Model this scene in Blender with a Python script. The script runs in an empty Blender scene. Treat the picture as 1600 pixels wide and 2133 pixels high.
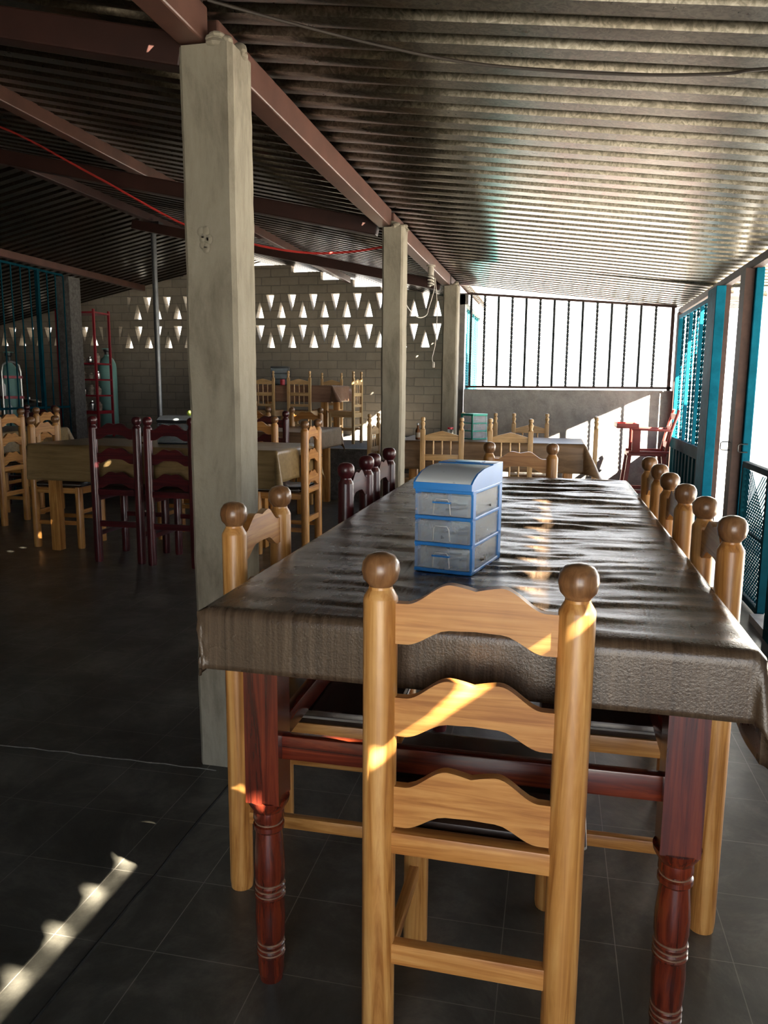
import bpy, bmesh, math, random
from mathutils import Vector, Matrix, noise
random.seed(7)
PI = math.pi
SC = bpy.context.scene
COL = SC.collection

# ------------------------------------------------------------------ camera
cam_d = bpy.data.cameras.new('camera'); cam = bpy.data.objects.new('camera', cam_d); COL.objects.link(cam)
A = ((0.9770817, 0.04099951, -0.20887888), (0.21271795, -0.15164347, 0.96527474), (0.00790068, -0.98758458, -0.15688939))
m = Matrix(((A[0][0], -A[0][1], -A[0][2], 0), (A[1][0], -A[1][1], -A[1][2], 0), (A[2][0], -A[2][1], -A[2][2], 1.2), (0, 0, 0, 1)))
cam.matrix_world = m
cam_d.sensor_fit = 'HORIZONTAL'; cam_d.sensor_width = 36; cam_d.lens = 1620 / 1600 * 36; cam_d.clip_start = .05
SC.camera = cam
# ------------------------------------------------------------------ light
SC.view_settings.view_transform = 'Standard'; SC.view_settings.look = 'None'
SC.view_settings.gamma = 1; SC.view_settings.use_curve_mapping = False
SC.view_settings.exposure = .95
try:
    SC.cycles.use_denoising = True; SC.cycles.diffuse_bounces = 6; SC.cycles.glossy_bounces = 4
    SC.cycles.sample_clamp_indirect = 8; SC.cycles.caustics_reflective = False; SC.cycles.caustics_refractive = False
except Exception: pass
w = bpy.data.worlds.new('sky'); SC.world = w; w.use_nodes = True
nt = w.node_tree; bg = nt.nodes['Background']
tc = nt.nodes.new('ShaderNodeTexCoord'); sx = nt.nodes.new('ShaderNodeSeparateXYZ'); cr = nt.nodes.new('ShaderNodeValToRGB')
nt.links.new(tc.outputs['Generated'], sx.inputs[0]); nt.links.new(sx.outputs[2], cr.inputs[0]); nt.links.new(cr.outputs[0], bg.inputs[0])
cr.color_ramp.elements[0].position = 0.0; cr.color_ramp.elements[0].color = (1, .98, .94, 1)
cr.color_ramp.elements[1].position = 0.7; cr.color_ramp.elements[1].color = (.42, .64, 1, 1)
bg.inputs[1].default_value = 3.4
sd = bpy.data.lights.new('sun', 'SUN'); sun = bpy.data.objects.new('sun', sd); COL.objects.link(sun)
SUN = Vector((-1, .68, -.808)).normalized()
sun.rotation_euler = SUN.to_track_quat('-Z', 'Y').to_euler(); sun.location = (6, -3, 6)
sd.energy = 66; sd.angle = math.radians(.6); sd.color = (1, .9, .74)

# ------------------------------------------------------------------ materials
MT = {}
def base(name, col, rough=.5, metal=0, spec=.5):
    mt = bpy.data.materials.new(name); mt.use_nodes = True; b = mt.node_tree.nodes['Principled BSDF']
    b.inputs['Base Color'].default_value = (*col, 1); b.inputs['Roughness'].default_value = rough
    b.inputs['Metallic'].default_value = metal; b.inputs['Specular IOR Level'].default_value = spec
    MT[name] = mt
    return mt, mt.node_tree, b
def N(nt, t, **k):
    n = nt.nodes.new('ShaderNode' + t)
    for a, v in k.items():
        if a in n.inputs.keys(): n.inputs[a].default_value = v
        else: setattr(n, a, v)
    return n
def coords(nt, scale=(1, 1, 1), kind='Object'):
    t = N(nt, 'TexCoord'); mp = N(nt, 'Mapping'); mp.inputs['Scale'].default_value = scale
    nt.links.new(t.outputs[kind], mp.inputs[0]); return mp.outputs[0]
def ramp(nt, fac, stops):
    r = N(nt, 'ValToRGB'); e = r.color_ramp.elements
    while len(e) < len(stops): e.new(.5)
    for i, (p, c) in enumerate(stops): e[i].position = p; e[i].color = (*c, 1)
    nt.links.new(fac, r.inputs[0]); return r.outputs[0]
def bump(nt, b, fac, strength=.3, dist=.002):
    n = N(nt, 'Bump'); n.inputs['Strength'].default_value = strength; n.inputs['Distance'].default_value = dist
    nt.links.new(fac, n.inputs['Height']); nt.links.new(n.outputs[0], b.inputs['Normal'])
def noisy(nt, vec, scale=5, detail=6, rough=.6, dist=0):
    n = N(nt, 'TexNoise'); n.inputs['Scale'].default_value = scale; n.inputs['Detail'].default_value = detail
    n.inputs['Roughness'].default_value = rough; n.inputs['Distortion'].default_value = dist
    nt.links.new(vec, n.inputs['Vector']); return n.outputs['Fac']
def plain(name, col, rough=.5, metal=0, var=.25, scale=8, spec=.5, bmp=.15):
    mt, nt, b = base(name, col, rough, metal, spec)
    v = coords(nt); f = noisy(nt, v, scale, 8)
    c0 = tuple(c * (1 - var) for c in col); c1 = tuple(min(1, c * (1 + var)) for c in col)
    nt.links.new(ramp(nt, f, [(.3, c0), (.7, c1)]), b.inputs['Base Color'])
    if bmp: bump(nt, b, noisy(nt, v, scale * 6, 4), bmp, .001)
    return mt
def wood(name, cols, axis, rough=.38, coat=.25):
    mt, nt, b = base(name, cols[1], rough)
    s = [42, 42, 42]; s[axis] = 2.0
    v = coords(nt, s)
    inf = N(nt, 'ObjectInfo'); add = N(nt, 'VectorMath', operation='ADD'); sc = N(nt, 'VectorMath', operation='SCALE')
    sc.inputs['Scale'].default_value = 37.0; cmb = N(nt, 'CombineXYZ')
    for i in range(3): nt.links.new(inf.outputs['Random'], cmb.inputs[i])
    nt.links.new(cmb.outputs[0], sc.inputs[0]); nt.links.new(v, add.inputs[0]); nt.links.new(sc.outputs[0], add.inputs[1])
    f = noisy(nt, add.outputs[0], 1.0, 5, .65, 1.2)
    c = ramp(nt, f, [(.34, cols[0]), (.5, cols[1]), (.64, cols[2])])
    # darker end grain / worn blotches
    v2 = coords(nt); f2 = noisy(nt, v2, 7, 4); mx = N(nt, 'MixRGB', blend_type='MULTIPLY'); mx.inputs[0].default_value = .55
    nt.links.new(c, mx.inputs[1]); nt.links.new(ramp(nt, f2, [(.3, (.72, .66, .6)), (.6, (1, 1, 1))]), mx.inputs[2])
    nt.links.new(mx.outputs[0], b.inputs['Base Color'])
    b.inputs['Coat Weight'].default_value = coat; b.inputs['Coat Roughness'].default_value = .25
    bump(nt, b, f, .25, .001)
    return mt
PINE = [(.33, .125, .025), (.56, .265, .07), (.70, .39, .13)]
wood('pine_vertical', PINE, 2); wood('pine_across', [(.38, .14, .03), (.57, .255, .065), (.68, .35, .11)], 0); wood('pine_deep', PINE, 1)
DARKP = [(.14, .065, .025), (.23, .11, .045), (.31, .16, .07)]
wood('pine_ball', DARKP, 2, .28, .4)
PALE = [(.46, .27, .11), (.64, .41, .18), (.74, .5, .25)]
wood('pale_vertical', PALE, 2); wood('pale_across', PALE, 0); wood('pale_deep', PALE, 1)
RED = [(.035, .006, .008), (.07, .010, .014), (.12, .018, .02)]
for n_, a_ in (('red_vertical', 2), ('red_across', 0), ('red_deep', 1)): wood(n_, RED, a_, .3, .3)
MAH = [(.045, .007, .004), (.12, .018, .008), (.20, .034, .012)]
for n_, a_ in (('mahogany_vertical', 2), ('mahogany_across', 0), ('mahogany_deep', 1)): wood(n_, MAH, a_, .25, .6)
plain('seat_vinyl', (.035, .022, .016), .25, var=.4, scale=12)
plain('seat_brown', (.10, .045, .022), .4, var=.4, scale=12)
plain('worn_ring', (.22, .13, .08), .5, var=.5, scale=40)
def vinyl(name, cols, axis, rough, sc=38, bstr=.35):
    mt, nt, b = base(name, cols[1], rough)
    s = [sc, sc, sc] if not isinstance(axis, tuple) else list(axis)
    if not isinstance(axis, tuple): s[axis] = 2.2
    f = noisy(nt, coords(nt, s), 1, 7, .7, .4)
    c = ramp(nt, f, [(.28, cols[0]), (.5, cols[1]), (.74, cols[2])])
    nt.links.new(c, b.inputs['Base Color'])
    v = coords(nt); f2 = noisy(nt, v, 28, 8, .75)
    ma = N(nt, 'Math', operation='ADD'); nt.links.new(f2, ma.inputs[0]); nt.links.new(noisy(nt, v, 240, 2), ma.inputs[1])
    bump(nt, b, ma.outputs[0], bstr, .0016)
    rr = N(nt, 'MapRange'); rr.inputs['To Min'].default_value = rough - .1; rr.inputs['To Max'].default_value = rough + .12
    nt.links.new(noisy(nt, v, 9, 5), rr.inputs['Value']); nt.links.new(rr.outputs[0], b.inputs['Roughness'])
    return mt
vinyl('vinyl_brown', [(.038, .024, .015), (.078, .052, .033), (.14, .097, .063)], (95, 2.0, 2.0), .25)
vinyl('vinyl_tan', [(.16, .10, .04), (.26, .175, .075), (.34, .24, .12)], 0, .33, 30)
vinyl('vinyl_wood', [(.12, .07, .035), (.21, .13, .07), (.29, .19, .11)], 0, .33, 30)
vinyl('vinyl_rose', [(.18, .09, .055), (.27, .15, .095), (.33, .2, .13)], 0, .35, 22)
# concrete
def concrete(name, c0, c1, c2, scale=3.0, rough=.85, bstr=.5, bd=.004, streak=None):
    mt, nt, b = base(name, c1, rough)
    v = coords(nt, streak or (1, 1, 1)); f = noisy(nt, v, scale, 10, .68, .3)
    nt.links.new(ramp(nt, f, [(.3, c0), (.5, c1), (.72, c2)]), b.inputs['Base Color'])
    bump(nt, b, noisy(nt, coords(nt), 45, 8, .7), bstr, bd); return mt
concrete('column_concrete', (.12, .10, .07), (.255, .23, .175), (.34, .31, .245), 7, streak=(1, 1, .3))
concrete('stucco_grey', (.22, .21, .2), (.30, .29, .275), (.38, .37, .35), 9, bstr=.9, bd=.006)
concrete('stucco_white', (.72, .74, .76), (.82, .84, .86), (.88, .9, .92), 5, bstr=.4)
concrete('ground_pale', (.36, .33, .29), (.45, .42, .37), (.52, .49, .44), 2)
concrete('riser_dark', (.05, .045, .04), (.10, .095, .09), (.18, .17, .16), 25)
# block wall
mt, nt, b = base('block_wall', (.3, .27, .22), .9)
t = N(nt, 'TexCoord'); sp = N(nt, 'SeparateXYZ'); cb = N(nt, 'CombineXYZ')
nt.links.new(t.outputs['Object'], sp.inputs[0]); ad = N(nt, 'Math', operation='ADD'); nt.links.new(sp.outputs[0], ad.inputs[0]); nt.links.new(sp.outputs[1], ad.inputs[1])
nt.links.new(ad.outputs[0], cb.inputs[0]); nt.links.new(sp.outputs[2], cb.inputs[1])
dn = N(nt, 'TexNoise'); dn.inputs['Scale'].default_value = 9; dm = N(nt, 'VectorMath', operation='SCALE'); dm.inputs['Scale'].default_value = .018
nt.links.new(t.outputs['Object'], dn.inputs['Vector']); nt.links.new(dn.outputs['Color'], dm.inputs[0])
da = N(nt, 'VectorMath', operation='ADD'); nt.links.new(cb.outputs[0], da.inputs[0]); nt.links.new(dm.outputs[0], da.inputs[1])
bk = N(nt, 'TexBrick'); bk.inputs['Scale'].default_value = 1; bk.inputs['Brick Width'].default_value = .27; bk.inputs['Row Height'].default_value = .113
bk.inputs['Mortar Size'].default_value = .007; bk.inputs['Mortar Smooth'].default_value = .3; bk.inputs['Bias'].default_value = -.2
bk.inputs['Color1'].default_value = (.36, .31, .24, 1); bk.inputs['Color2'].default_value = (.29, .26, .21, 1); bk.inputs['Mortar'].default_value = (.24, .215, .175, 1)
nt.links.new(da.outputs[0], bk.inputs['Vector'])
mx = N(nt, 'MixRGB', blend_type='MULTIPLY'); mx.inputs[0].default_value = .6; nt.links.new(bk.outputs['Color'], mx.inputs[1])
nt.links.new(ramp(nt, noisy(nt, t.outputs['Object'], 4, 10, .7), [(.3, (.6, .58, .55)), (.65, (1, 1, 1))]), mx.inputs[2]); nt.links.new(mx.outputs[0], b.inputs['Base Color'])
sb = N(nt, 'Math', operation='SUBTRACT'); sb.inputs[0].default_value = 1; nt.links.new(bk.outputs['Fac'], sb.inputs[1]); bump(nt, b, sb.outputs[0], .7, .008)
concrete('lattice_block', (.21, .19, .15), (.31, .28, .225), (.37, .34, .28), 8)
# zinc roof
mt, nt, b = base('zinc_roof', (.3, .28, .24), .4, .8)
v = coords(nt); vo = N(nt, 'TexVoronoi'); vo.inputs['Scale'].default_value = 55; nt.links.new(v, vo.inputs['Vector'])
vo2 = noisy(nt, v, 34, 3, .6, 2.2)
c1 = ramp(nt, vo2, [(.38, (.09, .082, .062)), (.5, (.14, .128, .1)), (.62, (.195, .18, .145))])
mx = N(nt, 'MixRGB', blend_type='MULTIPLY'); mx.inputs[0].default_value = .8; nt.links.new(c1, mx.inputs[1])
nt.links.new(ramp(nt, noisy(nt, coords(nt, (.5, 2, 1)), 2.2, 8, .7), [(.3, (.5, .45, .38)), (.7, (1, 1, 1))]), mx.inputs[2]); nt.links.new(mx.outputs[0], b.inputs['Base Color'])
mr = N(nt, 'MapRange'); mr.inputs['To Min'].default_value = .22; mr.inputs['To Max'].default_value = .38; nt.links.new(noisy(nt, v, 20, 6), mr.inputs['Value']); nt.links.new(mr.outputs[0], b.inputs['Roughness'])
z2 = MT['zinc_roof'].copy(); z2.name = 'zinc_shaded'; MT['zinc_shaded'] = z2  # darker copy of the zinc: the left roof's shade put into its colour
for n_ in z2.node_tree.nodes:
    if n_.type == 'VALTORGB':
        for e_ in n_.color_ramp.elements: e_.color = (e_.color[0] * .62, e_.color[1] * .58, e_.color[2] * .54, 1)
# floor
mt, nt, b = base('floor_cement', (.05, .05, .045), .3)
v = coords(nt)
col = ramp(nt, noisy(nt, v, 3.2, 12, .75, .4), [(.3, (.034, .033, .027)), (.48, (.075, .071, .058)), (.68, (.17, .16, .13))])
t = N(nt, 'TexCoord'); mp = N(nt, 'Mapping'); mp.inputs['Location'].default_value = (.065, .089, 0); nt.links.new(t.outputs['Object'], mp.inputs[0])
bk = N(nt, 'TexBrick'); bk.offset = 0; bk.offset_frequency = 1; bk.inputs['Scale'].default_value = 1; bk.inputs['Brick Width'].default_value = .2425; bk.inputs['Row Height'].default_value = .2425
bk.inputs['Mortar Size'].default_value = .0011; bk.inputs['Mortar Smooth'].default_value = .1; nt.links.new(mp.outputs[0], bk.inputs['Vector'])
mx = N(nt, 'MixRGB'); nt.links.new(col, mx.inputs[1]); mx.inputs[2].default_value = (.3, .28, .24, 1)
mm = N(nt, 'Math', operation='MULTIPLY'); nt.links.new(bk.outputs['Fac'], mm.inputs[0]); nt.links.new(ramp(nt, noisy(nt, v, 1.6, 6), [(.34, (.15, .15, .15)), (.6, (1, 1, 1))]), mm.inputs[1])
nt.links.new(mm.outputs[0], mx.inputs[0]); nt.links.new(mx.outputs[0], b.inputs['Base Color'])
mr = N(nt, 'MapRange'); mr.inputs['To Min'].default_value = .2; mr.inputs['To Max'].default_value = .5; nt.links.new(noisy(nt, v, 6, 10, .7), mr.inputs['Value']); nt.links.new(mr.outputs[0], b.inputs['Roughness'])
bump(nt, b, noisy(nt, v, 30, 8, .7), .12, .002)
plain('joint_crack', (.012, .012, .01), .9, var=.5, scale=60); plain('joint_light', (.16, .15, .13), .9, var=.4, scale=60)
# metals, paints, plastics
plain('beam_paint', (.095, .045, .034), .38, .1, .3, 5); plain('beam_dark', (.035, .013, .010), .5, .1, .3, 5); plain('steel_dark', (.05, .055, .055), .45, .5)
plain('pole_grey', (.12, .125, .13), .35, .5); plain('teal_paint', (.006, .11, .175), .6, 0, .25, 10, .02); plain('teal_dark', (.004, .042, .06), .65, 0, .3, 10, .02)
plain('teal_grille', (.03, .30, .33), .38, .1, .2); plain('rust_brown', (.05, .024, .018), .7, .1, .4, 14)
plain('red_wood_paint', (.30, .045, .035), .42, 0, .25, 9); plain('rack_red', (.26, .008, .02), .4, 0, .2); plain('zinc_tube', (.45, .46, .45), .35, .8)
plain('cable_red', (.38, .03, .025), .45, 0, .1); plain('cable_dark', (.03, .022, .016), .6, 0, .2); plain('cable_white', (.5, .46, .4), .5, 0, .1)
plain('bulb_glass', (.6, .57, .5), .3, 0, .05, bmp=0); plain('socket', (.35, .32, .27), .5); plain('tank_green', (.20, .42, .38), .45, .1, .15, 3)
plain('black_plastic', (.02, .022, .024), .3, 0, .2); plain('blue_plastic', (.035, .25, .70), .33, 0, .06, bmp=0); plain('green_plastic', (.01, .38, .28), .33, 0, .06, bmp=0)
plain('bright_red', (.55, .02, .04), .35, 0, .08, bmp=0); plain('kitchen_stuff', (.3, .26, .2), .6, 0, .6, 30); plain('lime', (.4, .55, .08), .4, bmp=0); plain('cutlery', (.5, .5, .5), .25, .9, .1)
plain('seat_piping', (.45, .45, .43), .3, .4); plain('canvas', (.5, .44, .35), .8); plain('leaf_blue', (.1, .2, .4), .5); plain('white_plastic', (.75, .76, .76), .4, bmp=0)
def clear(name, col, alpha_rough=.12, trans=.9, alpha=1.0):
    mt, nt, b = base(name, col, alpha_rough); b.inputs['Transmission Weight'].default_value = trans; b.inputs['IOR'].default_value = 1.15
    mr = N(nt, 'MapRange'); mr.inputs['To Min'].default_value = alpha_rough * .6; mr.inputs['To Max'].default_value = alpha_rough * 1.6
    nt.links.new(noisy(nt, coords(nt), 30, 3), mr.inputs['Value']); nt.links.new(mr.outputs[0], b.inputs['Roughness']); b.inputs['Alpha'].default_value = alpha
    return mt
clear('frosted', (.86, .93, 1), .22, .55, .42); clear('frosted_lid', (.86, .92, .95), .3, .15, .95); clear('smoke', (.4, .45, .47), .2, .5, .7); clear('glass', (.8, .85, .82), .05, .85, .6); clear('amber', (.28, .12, .05), .1, .4)

# ------------------------------------------------------------------ mesh helpers
class MB:
    def __init__(s): s.b = bmesh.new()
    def box(s, x0, x1, y0, y1, z0, z1, bev=0, M=None):
        r = bmesh.ops.create_cube(s.b, size=1); vs = r['verts']
        for v in vs:
            v.co = Vector(((x0 + x1) / 2 + v.co.x * (x1 - x0), (y0 + y1) / 2 + v.co.y * (y1 - y0), (z0 + z1) / 2 + v.co.z * (z1 - z0)))
        if bev:
            es = set(e for v in vs for e in v.link_edges)
            bv = bmesh.ops.bevel(s.b, geom=list(es), offset=bev, segments=2, affect='EDGES', profile=.6); vs = bv['verts']
            vs = list(set(v for f in bv['faces'] for v in f.verts) | set(v for v in vs))
        if M is not None: bmesh.ops.transform(s.b, matrix=M, verts=[v for v in vs if v.is_valid])
        return s
    def bar(s, p, q, wx, wy, up=(0, 0, 1), bev=0):
        p = Vector(p); q = Vector(q); d = q - p; L = d.length; d.normalize(); u = Vector(up)
        if abs(d.dot(u)) > .98: u = Vector((0, 1, 0))
        sx_ = d.cross(u).normalized(); uu = sx_.cross(d).normalized()
        M = Matrix(((sx_.x, d.x, uu.x, p.x), (sx_.y, d.y, uu.y, p.y), (sx_.z, d.z, uu.z, p.z), (0, 0, 0, 1)))
        return s.box(-wx / 2, wx / 2, 0, L, -wy / 2, wy / 2, bev, M)
    def lathe(s, prof, c=(0, 0, 0), n=20, sides_flat=False):
        rings = []
        for r, z in prof:
            rings.append([s.b.verts.new((c[0] + r * math.cos(2 * PI * k / n), c[1] + r * math.sin(2 * PI * k / n), c[2] + z)) for k in range(n)])
        for a, b_ in zip(rings, rings[1:]):
            for k in range(n): s.b.faces.new((a[k], a[(k + 1) % n], b_[(k + 1) % n], b_[k]))
        s.b.faces.new(list(reversed(rings[0]))); s.b.faces.new(rings[-1]); return s
    def tube(s, pts, r, n=8, closed=False):
        pts = [Vector(p) for p in pts]; rings = []; ref = None
        for i, p in enumerate(pts):
            d = (pts[min(i + 1, len(pts) - 1)] - pts[max(i - 1, 0)]).normalized()
            if ref is None: ref = Vector((0, 0, 1)) if abs(d.z) < .9 else Vector((1, 0, 0))
            x = d.cross(ref).normalized(); y = x.cross(d).normalized(); ref = y
            rr = r[i] if isinstance(r, (list, tuple)) else r
            rings.append([s.b.verts.new(p + x * rr * math.cos(2 * PI * k / n) + y * rr * math.sin(2 * PI * k / n)) for k in range(n)])
        for a, b_ in zip(rings, rings[1:]):
            for k in range(n): s.b.faces.new((a[k], a[(k + 1) % n], b_[(k + 1) % n], b_[k]))
        s.b.faces.new(list(reversed(rings[0]))); s.b.faces.new(rings[-1]); return s
    def twist(s, p, q, wa, wb, turns):
        p = Vector(p); q = Vector(q); n = max(8, int(turns * 10)); rings = []
        for i in range(n + 1):
            c = p.lerp(q, i / n); a = turns * 2 * PI * i / n; ca, sa = math.cos(a), math.sin(a)
            rings.append([s.b.verts.new(c + Vector((x * ca - y * sa, x * sa + y * ca, 0))) for x, y in ((-wa, -wb), (wa, -wb), (wa, wb), (-wa, wb))])
        for a, b_ in zip(rings, rings[1:]):
            for k in range(4): s.b.faces.new((a[k], a[(k + 1) % 4], b_[(k + 1) % 4], b_[k]))
        s.b.faces.new(list(reversed(rings[0]))); s.b.faces.new(rings[-1]); return s
    def prism(s, out, axis, a0, a1):   # outline (u,v) extruded along axis; u,v are the other two axes in order
        def P(u, v, a):
            return (a, u, v) if axis == 'x' else ((u, a, v) if axis == 'y' else (u, v, a))
        f0 = [s.b.verts.new(P(u, v, a0)) for u, v in out]; f1 = [s.b.verts.new(P(u, v, a1)) for u, v in out]
        n = len(out)
        for k in range(n): s.b.faces.new((f0[k], f0[(k + 1) % n], f1[(k + 1) % n], f1[k]))
        a = s.b.faces.new(f0); b_ = s.b.faces.new(list(reversed(f1)))
        bmesh.ops.triangulate(s.b, faces=[a, b_], ngon_method='EAR_CLIP'); return s
    def grid(s, nu, nv, fn):
        vs = [[s.b.verts.new(fn(i, j)) for j in range(nv)] for i in range(nu)]
        for i in range(nu - 1):
            for j in range(nv - 1): s.b.faces.new((vs[i][j], vs[i + 1][j], vs[i + 1][j + 1], vs[i][j + 1]))
        return s
    def ball(s, c, rx, ry, rz, u=18, v=12):
        r = bmesh.ops.create_uvsphere(s.b, u_segments=u, v_segments=v, radius=1)
        for q in r['verts']: q.co = Vector((c[0] + q.co.x * rx, c[1] + q.co.y * ry, c[2] + q.co.z * rz))
        return s
    def build(s, name, mat, parent=None, smooth=35, bevel=0):
        bmesh.ops.recalc_face_normals(s.b, faces=s.b.faces)
        me = bpy.data.meshes.new(name); s.b.to_mesh(me); s.b.free()
        me.materials.append(MT[mat])
        if smooth:
            for p in me.polygons: p.use_smooth = True
            try: me.set_sharp_from_angle(angle=math.radians(smooth))
            except Exception: pass
        o = bpy.data.objects.new(name, me); COL.objects.link(o)
        if parent: o.parent = parent
        if bevel:
            md = o.modifiers.new('bevel', 'BEVEL'); md.width = bevel; md.segments = 2; md.limit_method = 'ANGLE'; md.angle_limit = math.radians(40)
        return o
def tag(o, label=None, cat=None, group=None, kind=None):
    if label: o['label'] = label
    if cat: o['category'] = cat
    if group: o['group'] = group
    if kind: o['kind'] = kind
    return o
def thing(name, label, cat, loc=(0, 0, 0), rz=0, group=None, sc=1):
    o = bpy.data.objects.new(name, None); COL.objects.link(o); o.location = loc; o.rotation_euler = (0, 0, rz); o.scale = (sc, sc, sc)
    o.empty_display_size = .1
    return tag(o, label, cat, group)
def struct(o, label=None): return tag(o, label, None, None, 'structure')
KIDS = {}
def copy_tree(o, label, loc, rz, sc=None):
    def cp(x, par):
        c = x.copy(); COL.objects.link(c); c.parent = par
        for k in [k for k in ALLOBJ(x)]: cp(k, c)
        return c
    c = cp(o, None); c.location = loc; c.rotation_euler = (0, 0, rz); c['label'] = label
    if sc: c.scale = (sc, sc, sc)
    return c
def ALLOBJ(x): return [k for k in bpy.data.objects if k.parent == x]

# ------------------------------------------------------------------ floor & ground
f = MB(); f.grid(2, 2, lambda i, j: (-10 + 11.5 * i, -3.4 + 11.5 * j, 0)); f.box(-10, 1.5, -3.4, 8.1, -.12, -.001)
fl = struct(f.build('floor', 'floor_cement', smooth=0), 'dark polished cement floor scored into square tiles')
pts = [(-.925 + .006 * noise.noise(Vector((0, k * .7, 3))), -1 + k * .09, .0008) for k in range(102)]
struct(MB().tube(pts, .0035, 5).build('trim_1', 'joint_crack'), 'rough dark joint between two floor pours')
pts = [(-1.0 - k * .06, 2.14 + .008 * noise.noise(Vector((k * .5, 1, 3))) + .004 * (k % 2), .0006) for k in range(70)]
struct(MB().tube(pts, .0022, 5).build('trim_2', 'joint_light'), 'pale ragged joint crossing the floor left of the column')
g = MB(); g.box(-25, 40, -20, 60, -.3, -.13); struct(g.build('ground', 'ground_pale', smooth=0), 'pale sunlit yard outside')
# raised platform at the back
PZ = .55
g = MB(); g.box(-8.2, -1.0, 8.1, 10.5, -.12, PZ); struct(g.build('trim_3', 'riser_dark', smooth=0), 'raised concrete platform along the back wall')
g = MB(); g.box(-8.2, -1.0, 8.1, 8.16, PZ, PZ + .006); struct(g.build('trim_4', 'column_concrete', smooth=0), 'pale concrete nosing of the platform')

# ------------------------------------------------------------------ roof
def corrug(y):   # height of sheet profile from below (0 = low flats, up to .024)
    p = (y / .14) % 1
    P_ = [(0, 0), (.50, 0), (.62, .010), (.70, .010), (.80, .046), (.93, .046), (1, 0)]
    for (a, za), (b_, zb_) in zip(P_, P_[1:]):
        if p <= b_: return za + (zb_ - za) * (p - a) / (b_ - a)
    return 0
def zr_right(x): return 2.25 - .12 * (x + .99)
def zr_left(x):
    ax = -x
    return 2.30 + .21 * (ax - .99) if ax < 4.2 else 2.974 - .22 * (ax - 4.2)
ys = []
y = -3.2
brk = [0, .50, .62, .70, .80, .92]
k0 = int(math.floor(-2.4 / .14))
for k in range(k0, int(8.3 / .14) + 1):
    for p in brk: ys.append((k + p) * .14 + 1e-5)
def xr(y):      # right edge of the sheets; porch part and diagonal cut added to block sun
    if y < 1.85: return 1.436
    if y < 6.5: return 5.2
    if y < 6.83: return 1.3
    return 1.77 + (min(y, 7.6) - 7.33) * 1.14
nx = 10
r = MB()
vs = []
for yy in [q for q in ys if q <= 8.2]:
    xe = max(1.3, xr(yy)); row = []
    for i in range(nx + 1):
        x = -1.02 + (xe + 1.02) * i / nx
        z = zr_right(x) if x < 1.3 else zr_right(1.3) + .02 * (x - 1.3)
        row.append(r.b.verts.new((x, yy, z + corrug(yy) + .002 * noise.noise(Vector((x * 1.5, yy * 2, 0))))))
    vs.append(row)
for a, b_ in zip(vs, vs[1:]):
    for i in range(nx): r.b.faces.new((a[i], a[i + 1], b_[i + 1], b_[i]))
ro = struct(r.build('ceiling', 'zinc_roof', smooth=25), 'low corrugated zinc roof sloping down to the right')
md = ro.modifiers.new('sheet', 'SOLIDIFY'); md.thickness = .002; md.offset = 1
r = MB(); vs = []
for yy in [(k + p) * .14 for k in range(k0, int(11.2 / .14)) for p in brk]:
    vs.append([r.b.verts.new((x, yy, zr_left(x) + corrug(yy))) for x in (-.97, -1.8, -2.8, -3.5, -4.2, -5.0, -6.0, -7.2, -9.6)])
for a, b_ in zip(vs, vs[1:]):
    for i in range(8): r.b.faces.new((a[i], a[i + 1], b_[i + 1], b_[i]))
ro = struct(r.build('ceiling.001', 'zinc_shaded', smooth=25), 'corrugated zinc roof, coloured darker as shade, rising to a ridge over the left room')
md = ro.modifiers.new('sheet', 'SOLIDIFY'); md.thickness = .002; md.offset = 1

r = MB(); r.box(1.58, 5.2, -1.2, 1.84, 1.955, 1.975); struct(r.build('sun_shade_slab', 'zinc_roof', smooth=0), 'unseen flat slab outside the right wall, added to block sun')  # out-of-frame slab, added to keep stray sun off the floor
r = MB(); r.bar((1.234, 6.88, 1.96), (2.13, 7.66, 1.975), .2, .02); struct(r.build('shadow_edge_board', 'rust_brown', smooth=0), 'board added to straighten the shadow edge of the roof')  # added board, gives the sun patch on the back wall a straight edge

# beams -------------------------------------------------------------
def beam(name, p, q, wx, wz, mat, label, up=(0, 0, 1)):
    o = MB().bar(p, q, wx, wz, up).build(name, mat, smooth=0, bevel=.006); return tag(o, label, 'roof beam')
zb = 2.195
beam('roof_beam', (-1.03, -1.5, zb), (-1.03, 2.2, zb), .08, .1, 'beam_paint', 'reddish brown steel beam above the nearest column, running overhead')
beam('roof_beam', (-1.03, 2.27, zb), (-1.03, 4.72, zb), .08, .1, 'beam_paint', 'reddish brown steel beam spanning from the nearest to the middle column')
beam('roof_beam', (-1.03, 4.8, zb), (-1.03, 7.4, zb), .08, .1, 'beam_paint', 'reddish brown steel beam from the middle to the far column, bulb hanging below')
beam('roof_beam', (-1.03, 7.46, zb), (-1.03, 10.6, zb), .08, .1, 'beam_dark', 'brown steel beam running past the far column towards the block wall')
def raf(x): return 2.15 + .21 * (-x - 1.08)
for y_, lb in ((2.25, 'dark red rafter rising left from the nearest column'), (4.76, 'dark rafter rising left from the middle column'), (7.42, 'dark rafter rising left from the far column')):
    beam('rafter', (-1.08, y_, raf(-1.08)), (-4.2, y_, raf(-4.2)), .07, .09, 'beam_dark', lb)
def purl(x, zt, lb, mat='beam_dark'):
    beam('purlin', (x, -2, zt), (x, 10.45, zt), .07, .08, mat, lb)
purl(-2.78, 2.635, 'grey brown roof purlin halfway up the left roof slope', 'beam_paint')
purl(-4.2, 2.93, 'dark ridge beam resting on the thin grey pole')
purl(-5.8, 2.585, 'dull brown purlin above the teal barred screen', 'beam_paint')

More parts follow.
